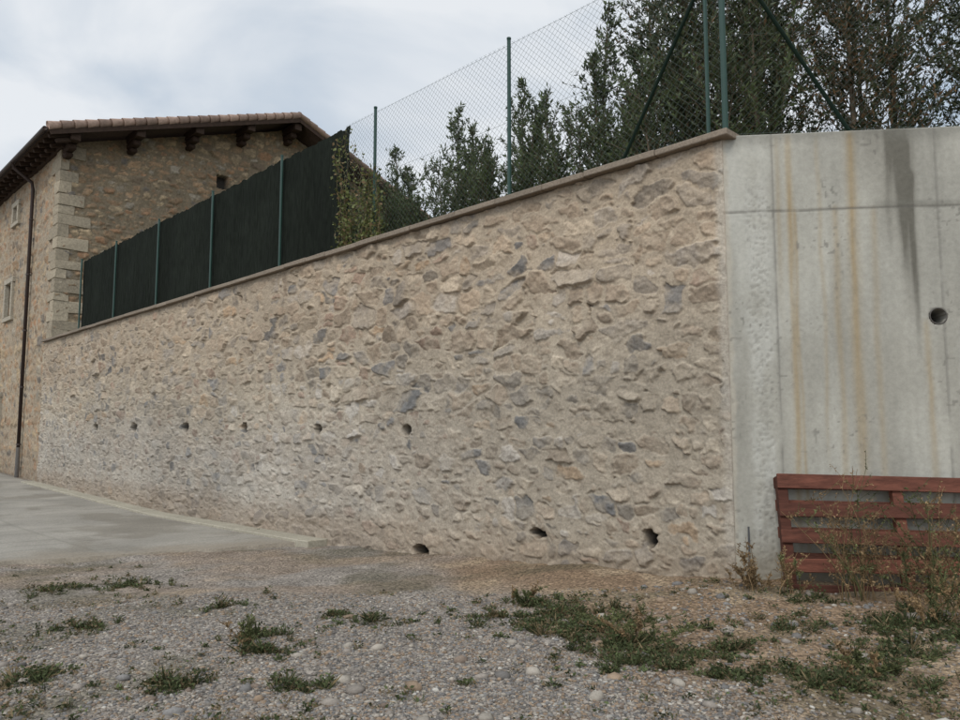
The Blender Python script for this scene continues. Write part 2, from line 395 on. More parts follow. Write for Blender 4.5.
def pebbles(name, n, yr, smin, smax, dens, pw=1.):
    m3 = n*3; th = R.random(m3); y0, y1 = yr; yy = (y0**-pw-th*(y0**-pw-y1**-pw))**(-1/pw); xx = R.uniform(-1, 1, m3)*(.78*yy+.8)
    k = R.random(m3) < dens(xx, yy); xx = xx[k][:n]; yy = yy[k][:n]; n = len(xx)
    ph = (1+5**.5)/2
    ic = np.array([(-1, ph, 0), (1, ph, 0), (-1, -ph, 0), (1, -ph, 0), (0, -1, ph), (0, 1, ph), (0, -1, -ph), (0, 1, -ph), (ph, 0, -1), (ph, 0, 1), (-ph, 0, -1), (-ph, 0, 1)])/1.9
    fc = np.array([(0, 11, 5), (0, 5, 1), (0, 1, 7), (0, 7, 10), (0, 10, 11), (1, 5, 9), (5, 11, 4), (11, 10, 2), (10, 7, 6), (7, 1, 8), (3, 9, 4), (3, 4, 2), (3, 2, 6), (3, 6, 8), (3, 8, 9), (4, 9, 5), (2, 4, 11), (6, 2, 10), (8, 6, 7), (9, 8, 1)])
    s = smin+(smax-smin)*R.random(n)**3
    sc = np.stack([s*R.uniform(.8, 1.5, n), s*R.uniform(.7, 1.1, n), s*R.uniform(.4, .75, n)], -1)
    V = ic[None]*sc[:, None]*R.uniform(.8, 1.2, (n, 12, 1))
    a = R.uniform(0, 6.28, n); ca, sa = np.cos(a)[:, None], np.sin(a)[:, None]
    X = V[..., 0]*ca-V[..., 1]*sa; Y = V[..., 0]*sa+V[..., 1]*ca
    zz = gz_at(xx, yy)
    V = np.stack([X+xx[:, None], Y+yy[:, None], V[..., 2]+zz[:, None]+s[:, None]*.1], -1)
    pl = np.array([(.23, .20, .17), (.17, .16, .15), (.30, .265, .22), (.12, .11, .10), (.24, .175, .12), (.38, .355, .31), (.17, .13, .10)])
    cc = pl[R.choice(7, n, p=[.25, .18, .15, .14, .17, .03, .08])]*R.uniform(.7, 1.15, (n, 1))
    F = (fc[None]+np.arange(n)[:, None, None]*12).reshape(-1, 3)
    raw_mesh(name, V.reshape(-1, 3), F, M_pebble, np.repeat(cc, 12, 0))
def inarea(x, y):
    d = (x-W0[0])*Wn[0]+(y-W0[1])*Wn[1]
    cc = (x-C0[0])*Cn[0]+(y-C0[1])*Cn[1]
    l = (x-W0[0])*Wd[0]+(y-W0[1])*Wd[1]
    lm = la0+(d-oa0)*(lb0-la0)/(ob0-oa0)
    return (d > .03)*(cc > .03)*(l < lm+.1)
def dg(x, y):
    ms = ss(.5, .7, fbm(x*.9+5, y*1.2, 4, 65))
    return inarea(x, y)*(1-.74*dirtf(x, y))*(1-.6*ms)*(.4+.6*ss(.35, .6, fbm(x*1.5, y*1.5, 3, 81)))
pebbles("gravel", 85000, (3.2, 13), .006, .017, dg, .6)
pebbles("loose_stones", 1700, (3.2, 12), .015, .055, lambda x, y: inarea(x, y)*(.15+.85*ss(1.8, .2, (x-W0[0])*Wn[0]+(y-W0[1])*Wn[1])))

# ------------------------------------------------------------ vegetation on ground
class Leaves:
    def __init__(s): s.V = []; s.C = []
    def add(s, base, dirv, side, ln, wd, col):
        b = base; t = base+dirv*ln[:, None]; m = base+dirv*(ln*.45)[:, None]
        nrm = np.cross(dirv, side)
        l_ = m+side*(wd*.5)[:, None]+nrm*(wd*.12)[:, None]; r_ = m-side*(wd*.5)[:, None]+nrm*(wd*.12)[:, None]
        s.V.append(np.stack([b, r_, t, l_], 1).reshape(-1, 3)); s.C.append(np.repeat(col, 4, 0))
    def build(s, name, mat, parent=None):
        V = np.concatenate(s.V); C = np.concatenate(s.C); F = np.arange(len(V)).reshape(-1, 4)
        return raw_mesh(name, V, F, mat, C, False, parent)
def unit(v): return v/(np.linalg.norm(v, axis=-1, keepdims=True)+1e-9)
def side_of(d, n):
    r = R.normal(0, 1, (n, 3)); return unit(np.cross(d, r))
G = Leaves()
GRN = np.array([.068, .080, .034]); DRY = np.array([.22, .165, .09])
def tuft(x0, y0, rad, n, h, dry=.3, flat=.7):
    if not (inarea(x0, y0) or (x0 < -3.2 and y0 > 7)): return
    r = np.abs(R.normal(0, rad*.6, n)); a = R.uniform(0, 6.28, n)
    x = x0+r*np.cos(a); y = y0+r*np.sin(a)
    b = np.stack([x, y, gz_at(x, y)-.004], -1)
    d = unit(np.stack([np.cos(a)*.5+R.normal(0, flat, n), np.sin(a)*.5+R.normal(0, flat, n), R.uniform(.3, 1.4, n)], -1))
    tone = R.uniform(.6, 1.35)
    c = np.where((R.random(n) < dry)[:, None], DRY, GRN*tone)*R.uniform(.5, 1.35, (n, 1))
    ln = h*R.uniform(.3, 1.1, n)*np.exp(-r/rad*.5); G.add(b, d, side_of(d, n), ln, np.maximum(.0035, ln*R.uniform(.05, .12, n)), c)
    q = int(n*.8); i = R.integers(0, n, q); bb = b[i]+R.normal(0, .014, (q, 3)); bb[:, 2] = b[i, 2]+R.random(q)*h*.7
    d = unit(np.stack([R.normal(0, 1, q), R.normal(0, 1, q), R.uniform(-.1, .9, q)], -1))
    c = GRN*tone*np.array([1., 1.05, 1.0])*R.uniform(.5, 1.4, (q, 1)); br = R.random(q) < dry*.5; c = np.where(br[:, None], DRY*.7, c)
    ln = R.uniform(.010, .034, q)
    G.add(bb, d, side_of(d, q), ln, ln*.55, c)
cl = [(.43, 6.6, .28, 1), (.63, 6.15, .35, 1), (.8, 5.6, .35, 1), (.95, 5.2, .33, 1), (1.07, 4.8, .3, 1), (1.28, 4.65, .28, .9), (.45, 5.7, .25, .9), (.7, 4.5, .2, .5), (.15, 6.05, .2, .8),
      (.62, 5.3, .2, .8), (-1.65, 5.6, .15, .9), (-1.46, 5.2, .15, 1), (-1.05, 4.5, .14, .8), (-1.85, 4.5, .18, .9), (-2.8, 4.7, .22, 1), (-2.6, 5.3, .16, .7), (-.87, 6.1, .17, .6), (-1.2, 6.3, .12, .5),
      (-1.9, 7.5, .15, .6), (-4.65, 8.35, .25, .9), (-3.9, 8.55, .3, .9), (-.18, 4.5, .12, .4), (2.87, 6.1, .3, .9), (3.36, 6.35, .25, .9), (3.75, 6.3, .3, .9), (3.05, 5.55, .35, 1),
      (3.3, 5.2, .35, 1), (1.75, 4.5, .28, .9), (2.1, 4.35, .3, 1), (2.55, 4.35, .35, 1), (1.35, 4.45, .25, .9), (2.6, 4.9, .25, .8), (-3.1, 6.2, .2, .5), (-2.3, 6.8, .14, .5), (-3.4, 4.9, .2, .6), (3.9, 5.8, .35, 1), (1.6, 5.1, .25, .4), (2.2, 5.6, .3, .35)]
for (x0, y0, r, dn) in cl:
    for k in range(int(300*r*dn*(.5+r))+4):
        a = R.uniform(0, 6.28); q = r*abs(R.normal(0, 1.0)); X = x0+q*math.cos(a)*1.3; Y = y0+q*math.sin(a)*.9
        if fbm(np.array([X*3.]), np.array([Y*3.]), 3, 99)[0] < .40+.1*R.random(): continue
        hh = R.uniform(.03, .10)*math.exp(-q/r*.3)*(2. if R.random() < .15 else 1)
        tuft(X, Y, R.uniform(.02, .06), int(R.integers(14, 60)), hh, R.choice([.12, .3, .75], p=[.4, .35, .25]))
for i in range(1000):
    yy = 1/(1/3.6-R.random()*(1/3.6-1/11)); xx = R.uniform(-1, 1)*.72*yy
    v = fbm(np.array([xx*.9+5]), np.array([yy*1.2]), 4, 65)[0]
    if R.random() < .12+1.5*ss(.48, .66, v)+.3*(xx > .3): tuft(xx, yy, R.uniform(.015, .06), int(R.integers(5, 32)), R.uniform(.02, .08), R.choice([.2, .5, .95]))
for i in range(120):
    if R.random() < .55: p = WP(R.uniform(.1, 9), R.uniform(.04, .2), 0)
    else: p = CP(R.uniform(.05, 2.5), R.uniform(.05, .35), 0)
    tuft(p[0], p[1], R.uniform(.03, .07), int(R.integers(8, 36)), R.uniform(.05, .13), .75)
n = 8000; xx = R.uniform(-4, 4.2, n); yy = R.uniform(3.6, 8, n); k = (inarea(xx, yy) > 0) & (R.random(n) < .10+.9*dirtf(xx, yy)); xx = xx[k]; yy = yy[k]; n = len(xx)
a = R.uniform(0, 6.28, n); d = unit(np.stack([np.cos(a), np.sin(a), R.normal(0, .12, n)], -1)); ln = R.uniform(.015, .07, n)
G.add(np.stack([xx, yy, gz_at(xx, yy)+.008], -1), d, unit(np.cross(d, np.array([0, 0, 1.]))), ln, R.uniform(.003, .012, n), np.array([.25, .185, .10])*R.uniform(.5, 1.4, (n, 1)))
G.build("weeds_and_grass", M_grass)
def dry_plant(name, x0, y0, n, h, spread, green=.2):
    e = empty(name); T = Tubes(); K = Leaves()
    for i in range(n):
        a = R.uniform(0, 6.28); r = R.uniform(0, spread*.4); bx0 = x0+r*math.cos(a); by0 = y0+r*math.sin(a)
        hh = h*R.uniform(.5, 1.1); lean = R.normal(0, spread*.5, 2)
        p = np.array([[bx0+lean[0]*t**1.6+R.normal(0, .006), by0+lean[1]*t**1.6*.5, gz_at(np.array(bx0), np.array(by0))-.02+hh*t] for t in np.linspace(0, 1, 6)])
        cc = np.array((.23, .155, .08) if R.random() > green else (.11, .12, .05))*R.uniform(.6, 1.25)
        T.add(p, np.linspace(.0045, .0018, 6), 4, cc, caps=False)
        for j in range(R.integers(6, 15)):
            t = R.uniform(.2, 1); o = np.array([np.interp(t, np.linspace(0, 1, 6), p[:, q]) for q in range(3)])
            d = unit(np.array([R.normal(), R.normal()*.7, R.uniform(.3, 1.4)])); ln = hh*R.uniform(.08, .3)
            T.add([o, o+d*ln*.5, o+d*ln+np.array([0, 0, .01])], [.002, .0015, .001], 4, cc, caps=False)
            m = R.integers(6, 20); tt_ = R.random(m)[:, None]; b = o+d*ln*tt_; dd = unit(R.normal(0, 1, (m, 3))+np.array([0, 0, .3]))
            l_ = R.uniform(.01, .03, m); K.add(b, dd, side_of(dd, m), l_, l_*.45, np.tile(cc, (m, 1))*R.uniform(.7, 1.5, (m, 1)))
    T.build("stems", M_grass, e, False); K.build("seed_heads", M_grass, e)
for a in [(3.05, 6.15, 24, 1.0, .5, .15), (3.5, 6.0, 22, .8, .55, .3), (3.85, 5.9, 22, .8, .55, .4), (2.35, 6.65, 16, .34, .35, 0), (3.3, 5.6, 20, .5, .55, .4),
          (1.1, 5.3, 14, .22, .4, .6), (-1.6, 5.35, 8, .24, .2, .6), (2.6, 6.45, 10, .35, .3, .1), (.35, 6.7, 8, .2, .3, .6), (3.6, 5.2, 14, .35, .4, .5), (2.3, 4.6, 10, .2, .4, .6)]:
    dry_plant("dry_weed", *a)

# ------------------------------------------------------------ pallet
pal_e = empty("wooden_pallet")
A0 = np.array(CP(.36, .36, .06)); ux = np.array([Cd[0], Cd[1], -.012]); ux /= np.linalg.norm(ux)
tilt = math.radians(12); back = np.array([-Cn[0], -Cn[1], 0])
uz = np.array([back[0]*math.sin(tilt), back[1]*math.sin(tilt), math.cos(tilt)]); uy = np.cross(uz, ux)
if uy[1] < 0: uy = -uy
bx = Boxes(); PW = 1.85
def wc():
    g = R.uniform(.6, 1.25); return (.115*g, .043*g, .028*g)
for i, zc in enumerate((.055, .285, .52, .755, 1.0)):
    hh = .115 if i in (1, 2, 3) else .13
    sk = R.normal(0, .006)
    bx.add(A0+ux*(PW/2+R.normal(0, .008))+uz*zc, ux+uz*sk, uy, uz-ux*sk, PW, .024, hh, wc(), .004)
for xx in (.05, PW/2+.1, PW-.05):
    bx.add(A0+ux*(xx)+uz*.53+uy*.054, ux, uy, uz, .09, .08, 1.05, wc(), .004)
for zc in (.06, .34, .56, .80, 1.0):
    bx.add(A0+ux*PW/2+uz*zc+uy*.107, ux, uy, uz, PW, .02, .10, tuple(np.array(wc())*.8), .004)
bx.build("pallet_boards", M_wood, pal_e)
tb = Tubes(); p = CP(.12, .06, 0); tb.add([(p[0], p[1], .0), (p[0]+.01, p[1]+.02, .62)], .009, 8, (.05, .05, .05)); tb.build("metal_rod", M_pvc)

# ------------------------------------------------------------ fence
fence = empty("chain_link_fence")
GC = (.010, .034, .024)
T = Tubes(); FT = TOP+2.13
def post(x, y, z0, z1, r):
    T.add([(x, y, z0), (x, y, z1)], r, 12, GC); T.add([(x, y, z1), (x, y, z1+.02)], r*1.15, 12, GC)
tl = [0.02, .126, .249, .372, .495, .62, .745, .87]
for i, t in enumerate(tl):
    q = WP(t*WLEN if i else .02, -.12, 0); post(q[0], q[1], TOP-.02, FT, .03 if i == 0 else .025)
q = WP(.20, -.12, 0); post(q[0], q[1], TOP-.02, FT, .02)
for cc in [2.9, 5.8, 8.7]:
    q = CP(cc, -.14, 0); post(q[0], q[1], TOP-.05, FT, .025)
c_top = np.array(WP(.02, -.12, FT-.1))
T.add([c_top, WP(1.27, -.12, TOP)], .02, 10, GC)
T.add([c_top, CP(1.26, -.14, TOP-.03)], .02, 10, GC)
T.build("posts_and_braces", M_green, fence)
T = Tubes(); WC = (.08, .10, .085); dm = .085
def mesh_run(fn, l0, l1, z0, z1):
    H = z1-z0; n = int((l1-l0+H)/dm)
    for sgn in (1, -1):
        for i in range(n+1):
            s = l0-H+i*dm
            a0 = max(s, l0); b0 = min(s+H, l1)
            if b0-a0 < .01: continue
            za = (a0-s); zb = (b0-s)
            if sgn < 0: za, zb = H-za, H-zb
            o = .003*sgn
            ts = np.linspace(0, 1, 4)
            T.add([fn(a0+(b0-a0)*u, -.15+o+.012*math.sin((a0+(b0-a0)*u)*2.2), z0+za+(zb-za)*u) for u in ts], .0016, 3, WC, caps=False)
    for zz in (z0+.02, z0+H/2, z1-.02):
        T.add([fn(l0, -.147, zz), fn((l0+l1)/2, -.147, zz-.01), fn(l1, -.147, zz)], .0020, 4, WC, caps=False)
mesh_run(WP, .02, 6.65, TOP+.02, FT-.03)
mesh_run(CP, .02, 8.7, TOP+.02, FT-.03)
T.build("wire_mesh", M_wire, fence)
scr = empty("windbreak_screen")
la_ = np.arange(.283*WLEN, .872*WLEN, .016); zz_ = np.linspace(0, 1, 40)
lg, vg = np.meshgrid(la_, zz_)
edge_n = (fbm(la_*9, la_*0, 4, 55)-.5)*.08
zt = FT-.03+edge_n
off = -.185+.004*np.sin(lg*2.2)+(fbm(lg*25, vg*9, 3, 56)-.5)*.022+.008*np.sin(lg*7+vg*2)+.012*(fbm(lg*2, vg*3, 2, 50)-.5)
zb = TOP+.02; zv = zb+(zt[None, :]-zb)*vg
llg = lg+.12*(fbm(vg*6, vg*0, 3, 57)-.5)*ss(.283*WLEN+.3, .283*WLEN, lg)
cc = (.6+.8*fbm(lg*30, vg*14, 3, 58))*(.75+.5*fbm(lg*1.2, vg*2, 3, 59))
P = np.stack([W0[0]+Wd[0]*llg+Wn[0]*off, W0[1]+Wd[1]*llg+Wn[1]*off, zv], -1)
grid_mesh("screen_fabric", P, np.array([.0125, .0150, .0115])*cc[..., None], M_screen, False, scr)

# ------------------------------------------------------------ terrace behind the walls
lg, og = np.meshgrid(np.linspace(-60, 23.3, 120), np.linspace(-.3, -60, 90))
tx = W0[0]+Wd[0]*lg+Wn[0]*og; ty = W0[1]+Wd[1]*lg+Wn[1]*og
cd = (tx-C0[0])*Cn[0]+(ty-C0[1])*Cn[1]; k = cd > -.3
tx = np.where(k, tx-Cn[0]*(cd+.3), tx); ty = np.where(k, ty-Cn[1]*(cd+.3), ty)
grid_mesh("terrace_ground", np.stack([tx, ty, 4.24+(fbm(tx, ty, 3, 90)-.5)*.06], -1), np.array([.08, .085, .04])*(.6+.8*fbm(tx*3, ty*3, 3, 91))[..., None], M_ground)

# ------------------------------------------------------------ trees
def tree(name, x, y, h, spread, nb, leaf, lcol, lcol2, dens=34, up=.9, z0=4.2, brown=0., base=.02, shape=.75, lwid=.34):
    e = empty(name); T = Tubes(); K = Leaves()
    lean = R.normal(0, .05, 2)
    def trunk(t): return np.array([x+lean[0]*h*t+.05*math.sin(t*5+x), y+lean[1]*h*t+.04*math.cos(t*6+y), z0+h*t])
    ts = np.linspace(0, 1, 9)
    T.add([trunk(t) for t in ts], np.linspace(.028*h/3, .004, 9), 6, (.10, .075, .05), caps=False)
    for i in range(nb):
        t = base+(1-base)*(i+R.random())/nb
        L_ = spread*((1-t)**shape*.95+.12)*R.uniform(.3, 1.45)*(min(1, .6+t*3))
        a = R.uniform(0, 6.28); d0 = unit(np.array([math.cos(a), math.sin(a), up*R.uniform(.4, 1.7)]))
        o = trunk(t); m = 5; pts = [o]
        for j in range(1, m):
            d0 = unit(d0+np.array([0, 0, .16])+R.normal(0, .14, 3)); pts.append(pts[-1]+d0*L_/(m-1))
        pts = np.array(pts); T.add(pts, np.linspace(.007, .002, m), 3, (.10, .08, .05), caps=False)
        runs = [pts]
        for j in range(R.integers(2, 5)):
            q = R.uniform(.25, .9); b = np.array([np.interp(q, np.linspace(0, 1, m), pts[:, c_]) for c_ in range(3)])
            dd = unit(d0+R.normal(0, .6, 3)+np.array([0, 0, .2])); l2 = L_*R.uniform(.2, .5)
            sp = np.array([b, b+dd*l2*.5, b+dd*l2+np.array([0, 0, .04])]); T.add(sp, [.004, .003, .0015], 3, (.10, .08, .05), caps=False); runs.append(sp)
        tone = R.uniform(0, 1)
        for rp in runs:
            ln = np.linalg.norm(rp[-1]-rp[0]); n = max(4, int(ln*dens*R.uniform(.6, 1.3)))
            q = R.uniform(.08, 1.02, n); b = np.stack([np.interp(q, np.linspace(0, 1, len(rp)), rp[:, c_]) for c_ in range(3)], -1)+R.normal(0, .010, (n, 3))
            ax = unit(rp[-1]-rp[0]); dd = unit(ax*.8+R.normal(0, .65, (n, 3))+np.array([0, 0, .1]))
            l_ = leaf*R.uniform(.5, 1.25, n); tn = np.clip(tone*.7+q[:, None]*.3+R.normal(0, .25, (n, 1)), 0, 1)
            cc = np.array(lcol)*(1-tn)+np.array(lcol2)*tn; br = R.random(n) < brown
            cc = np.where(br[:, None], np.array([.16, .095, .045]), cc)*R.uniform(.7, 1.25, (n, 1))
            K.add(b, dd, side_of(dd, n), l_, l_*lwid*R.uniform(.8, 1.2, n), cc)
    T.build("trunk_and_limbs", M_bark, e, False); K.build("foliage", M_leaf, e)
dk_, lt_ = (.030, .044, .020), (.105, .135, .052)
sap = [(.02, 1.9, 4.0, 1.0), (.055, 1.8, 3.0, .85), (.08, 1.7, 2.2, .8), (.103, 1.9, 2.5, .75), (.122, 2.0, 3.2, .72), (.15, 1.9, 2.2, .8), (.172, 1.8, 2.4, .75), (.195, 2.0, 2.8, .7), (.222, 1.9, 2.1, .8),
       (.245, 1.9, 2.4, .75), (.27, 2.0, 2.85, .7), (.295, 1.8, 2.0, .8), (.325, 1.9, 2.7, .75), (.35, 1.6, 1.9, .8), (.385, 1.8, 1.9, .8), (.10, 3.4, 2.8, .95), (.14, 3.6, 2.8, .9), (.185, 3.8, 2.4, .95), (.235, 3.6, 2.9, .85), (.05, 3.2, 4.0, 1.1), (.31, 3.8, 2.8, .9)]
for (t, o, h, s) in sap:
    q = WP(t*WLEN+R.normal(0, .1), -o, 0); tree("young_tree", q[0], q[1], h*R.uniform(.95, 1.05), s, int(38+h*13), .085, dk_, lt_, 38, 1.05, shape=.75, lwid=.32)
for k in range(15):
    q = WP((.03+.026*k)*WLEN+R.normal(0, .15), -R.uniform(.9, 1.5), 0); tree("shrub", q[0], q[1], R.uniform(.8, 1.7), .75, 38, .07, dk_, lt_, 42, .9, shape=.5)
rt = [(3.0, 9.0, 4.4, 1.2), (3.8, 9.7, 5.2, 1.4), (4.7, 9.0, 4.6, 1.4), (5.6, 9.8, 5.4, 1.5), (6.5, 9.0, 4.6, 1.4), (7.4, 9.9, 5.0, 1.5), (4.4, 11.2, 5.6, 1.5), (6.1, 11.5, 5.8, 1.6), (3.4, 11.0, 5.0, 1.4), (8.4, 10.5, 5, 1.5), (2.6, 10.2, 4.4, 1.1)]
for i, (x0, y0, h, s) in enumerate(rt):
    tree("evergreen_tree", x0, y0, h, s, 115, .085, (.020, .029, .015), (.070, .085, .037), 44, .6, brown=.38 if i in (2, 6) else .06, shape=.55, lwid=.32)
vn = empty("climbing_vine"); T = Tubes(); K = Leaves()
for i in range(20):
    l = R.uniform(5.6, 6.75); p = []; ll = l
    hh = R.uniform(.6, 2.3)*(1-.5*max(0, 6.75-l))
    for t in np.linspace(0, 1, 8):
        ll += R.normal(0, .05); p.append(WP(ll, -.09+R.normal(0, .02), TOP+max(hh, .4)*t))
    p = np.array(p); T.add(p, np.linspace(.005, .002, 8), 4, (.16, .12, .07), caps=False)
    n = 85; q = R.random(n); b = np.stack([np.interp(q, np.linspace(0, 1, 8), p[:, c_]) for c_ in range(3)], -1)+R.normal(0, .045, (n, 3))
    dd = unit(R.normal(0, 1, (n, 3))+np.array([0, 0, -.3])); l_ = R.uniform(.03, .075, n)
    cc = np.array([.135, .15, .05])*R.uniform(.5, 1.4, (n, 1)); br = R.random(n) < .2; cc = np.where(br[:, None], np.array([.2, .14, .07]), cc)
    K.add(b, dd, side_of(dd, n), l_, l_*.7, cc)
T.build("vines", M_bark, vn, False); K.build("vine_leaves", M_leaf, vn)

# ------------------------------------------------------------ stone house
house = empty("stone_house")
HC = np.array([-13.9, 24.2]); HS = np.array([.719, .695]); HQ = np.array([-.695, .719])
def HP(s, q, z): return (HC[0]+HS[0]*s+HQ[0]*q, HC[1]+HS[1]*s+HQ[1]*q, z)
def zr(s): return np.where(np.asarray(s) < 8.2, 11.1+.337*(np.asarray(s)+.7), 14.1-.42*(np.asarray(s)-8.2))
S1 = 15.5
hpal = [(.30, .20, .12), (.25, .165, .10), (.36, .27, .17), (.20, .15, .105), (.15, .13, .11), (.32, .19, .11), (.28, .24, .185)]
hw = [4, 3.5, 3, 2, 1.5, 2.4, 2]
sL = np.arange(0, S1, .04); v = np.linspace(0, 1, 235); Sg, Vg = np.meshgrid(sL, v)
Zg = 3.9+Vg*(zr(Sg)-.33-3.9)
hg, C, m = stone_field(Sg, Zg, 31, (.12, .25), (1., 2.6), .024, .12, hpal, hw, (.19, .15, .10), .06, ew=.03)
C = C*(.75+.5*fbm(Sg*.5, Zg*.5, 3, 33))[..., None]
for (s_, z_, a, b) in [(5.55, 10.98, .22, .25)]:
    k = ((np.abs(Sg-s_) < a) & (np.abs(Zg-z_) < b)); hg = np.where(k, -.3, hg); C = np.where(k[..., None], np.array([.04, .035, .03]), C)
P = np.stack([HC[0]+HS[0]*Sg-HQ[0]*hg, HC[1]+HS[1]*Sg-HQ[1]*hg, Zg], -1)
grid_mesh("gable_wall", P, C, M_house, parent=house)
qL = np.arange(0, 13, .045); zL = np.arange(-.8, 10.98, .05); Qg, Zg = np.meshgrid(qL, zL)
hg, C, m = stone_field(Qg, Zg, 37, (.14, .28), (1., 2.4), .018, .8, hpal, hw, (.31, .25, .18), .035, ew=.03)
C = C*(.8+.4*fbm(Qg*.5, Zg*.4, 4, 38))[..., None]
C = mixc(C, (.20, .16, .12), .5*ss(1.2, -.2, Zg))
wins = [(6.0, 6.45, .45, .65), (6.9, 2.3, .4, .45), (5.6, 9.75, .3, .3), (10.5, 6.5, .5, .7)]
for (q_, z_, a, b) in wins:
    k = ((np.abs(Qg-q_) < a) & (np.abs(Zg-z_) < b)); hg = np.where(k, -.22, hg)
P = np.stack([HC[0]+HQ[0]*Qg-HS[0]*hg, HC[1]+HQ[1]*Qg-HS[1]*hg, Zg], -1)
grid_mesh("side_wall", P, C, M_house, parent=house)
H3 = lambda a: (a[0], a[1], 0)
bs = Boxes(); bf = Boxes(); bg = Boxes()
for (q_, z_, a, b) in wins:
    for (dq, dz, w, h) in ((0, b+.10, 2*a+.44, .20), (0, -b-.08, 2*a+.5, .16), (a+.09, 0, .18, 2*b-.01), (-a-.09, 0, .18, 2*b-.01)):
        bs.add(HP(-.03, q_+dq, z_+dz), H3(HQ), H3(HS), (0, 0, 1), w, .16, h, (.34, .30, .235), .012)
    bg.add(HP(.14, q_, z_), H3(HQ), H3(HS), (0, 0, 1), 2*a, .01, 2*b, (.03, .035, .04), 0)
    for (dq, dz, w, h) in ((0, b-.03, 2*a, .06), (0, -b+.03, 2*a, .06), (a-.03, 0, .06, 2*b-.13), (-a+.03, 0, .06, 2*b-.13), (0, 0, .05, 2*b-.13)):
        bf.add(HP(.11, q_+dq, z_+dz), H3(HQ), H3(HS), (0, 0, 1), w, .05, h, (.5, .48, .44), .004)
bs.build("window_surrounds", M_house, house); bf.build("window_frames", M_beam, house); bg.build("window_panes", M_glass, house)
bq = Boxes(); z = -.7; i = 0
while z < 10.7:
    h = R.uniform(.26, .46); h = min(h, 10.98-z); a, b = (.85, .42) if i % 2 else (.45, .85)
    a *= R.uniform(.6, 1.25); b *= R.uniform(.6, 1.25); g = R.uniform(.72, 1.05)
    bq.add(HP(a/2-.05, b/2-.05, z+h/2), H3(HS), H3(HQ), (0, 0, 1), a, b, h-.004, (.35*g, .295*g, .215*g), .012, .012)
    z += h; i += 1
bq.build("corner_quoins", M_house, house)
bw = Boxes(); bw.add(HP(S1-.1, 6.5, 5.), H3(HS), H3(HQ), (0, 0, 1), .5, 12.6, 11, (.33, .27, .2), 0)
bw.add(HP(7.7, 12.9, 5), H3(HS), H3(HQ), (0, 0, 1), 15, .3, 11.6, (.33, .27, .2), 0); bw.build("rear_walls", M_house, house)
Q0, Q1 = -1.1, 14.
def slab(name, f, t0, t1, sa, sb, col, mat):
    V = []
    for s_ in (sa, sb):
        for q_ in (Q0, Q1):
            for dz in (t0, t1): V.append(HP(s_, q_, float(f(s_))+dz))
    F = [(0, 1, 3, 2), (4, 6, 7, 5), (0, 4, 5, 1), (2, 3, 7, 6), (0, 2, 6, 4), (1, 5, 7, 3)]
    raw_mesh(name, V, F, mat, np.tile(col, (8, 1)), False, house)
fl = lambda s_: 11.1+.337*(s_+.7); fr = lambda s_: 14.1-.42*(s_-8.2)
slab("roof_boards", fl, -.19, -.12, -.66, 8.2, (.05, .032, .022), M_beam)
slab("roof_boards", fr, -.19, -.12, 8.2, 16.6, (.05, .032, .022), M_beam)
def tiles(name, f, sa, sb):
    n = int((Q1-Q0)/.03); qq = np.linspace(Q0-.03, Q1, n); nt_ = int(abs(sb-sa)/.36); sg = []; zo = []
    for i in range(nt_):
        for u, o in ((0, 0), (.98, .035)):
            sg.append(sa+(sb-sa)*(i+u)/nt_); zo.append(o)
    sg = np.array(sg); zo = np.array(zo)
    QQ, SG = np.meshgrid(qq, sg); ZO = np.repeat(zo[:, None], n, 1)
    tid = np.floor(QQ/.24); z_ = f(SG)-.065+.06*np.abs(np.sin(QQ*math.pi/.24))-ZO
    cc = _h(tid, np.floor(np.repeat(np.arange(len(sg))[:, None]//2, n, 1)), 3)
    col = np.array([.30, .17, .11])*(.6+.7*cc)[..., None]; col = mixc(col, (.30, .27, .21), .5*ss(.5, .7, fbm(QQ*3, SG*3, 3, 8)))
    grid_mesh(name, np.stack([HC[0]+HS[0]*SG+HQ[0]*QQ, HC[1]+HS[1]*SG+HQ[1]*QQ, z_], -1), col, M_tile, False, house)
tiles("roof_tiles", fl, -.72, 8.2); tiles("roof_tiles", fr, 16.65, 8.2)
T = Tubes()
for f, sa, sb in ((fl, -.72, 8.2), (fr, 8.2, 16.6)):
    n = int((sb-sa)/.36)
    for i in range(n):
        a = sa+(sb-sa)*i/n; b = sa+(sb-sa)*(i+1.06)/n; g = R.uniform(.7, 1.2)
        r0, r1 = (.15, .115) if f is fl else (.115, .15)
        T.add([HP(a, Q0+.02, f(a)-.01), HP(b, Q0+.02, f(b)-.01)], [r0, r1], 10, (.38*g, .26*g, .20*g))
for i in range(36):
    q_ = Q0+i*.42; g = R.uniform(.8, 1.2); T.add([HP(8.2, q_, 14.1), HP(8.2, q_+.45, 14.1)], [.14, .12], 10, (.33*g, .2*g, .14*g))
T.build("verge_and_ridge_tiles", M_tile, house)
bb = Boxes()
DKW = (.042, .026, .018)
for f, sa, sb, sl in ((fl, -.66, 8.2, .337), (fr, 8.2, 16.6, -.42)):
    n_ = math.hypot(1, sl); ax = (HS[0]/n_, HS[1]/n_, sl/n_); az = (-HS[0]*sl/n_, -HS[1]*sl/n_, 1/n_); sm = (sa+sb)/2
    bb.add(HP(sm, Q0-.015, float(f(sm))-.22), ax, H3(HQ), az, (sb-sa)*n_, .04, .17, DKW, .004)
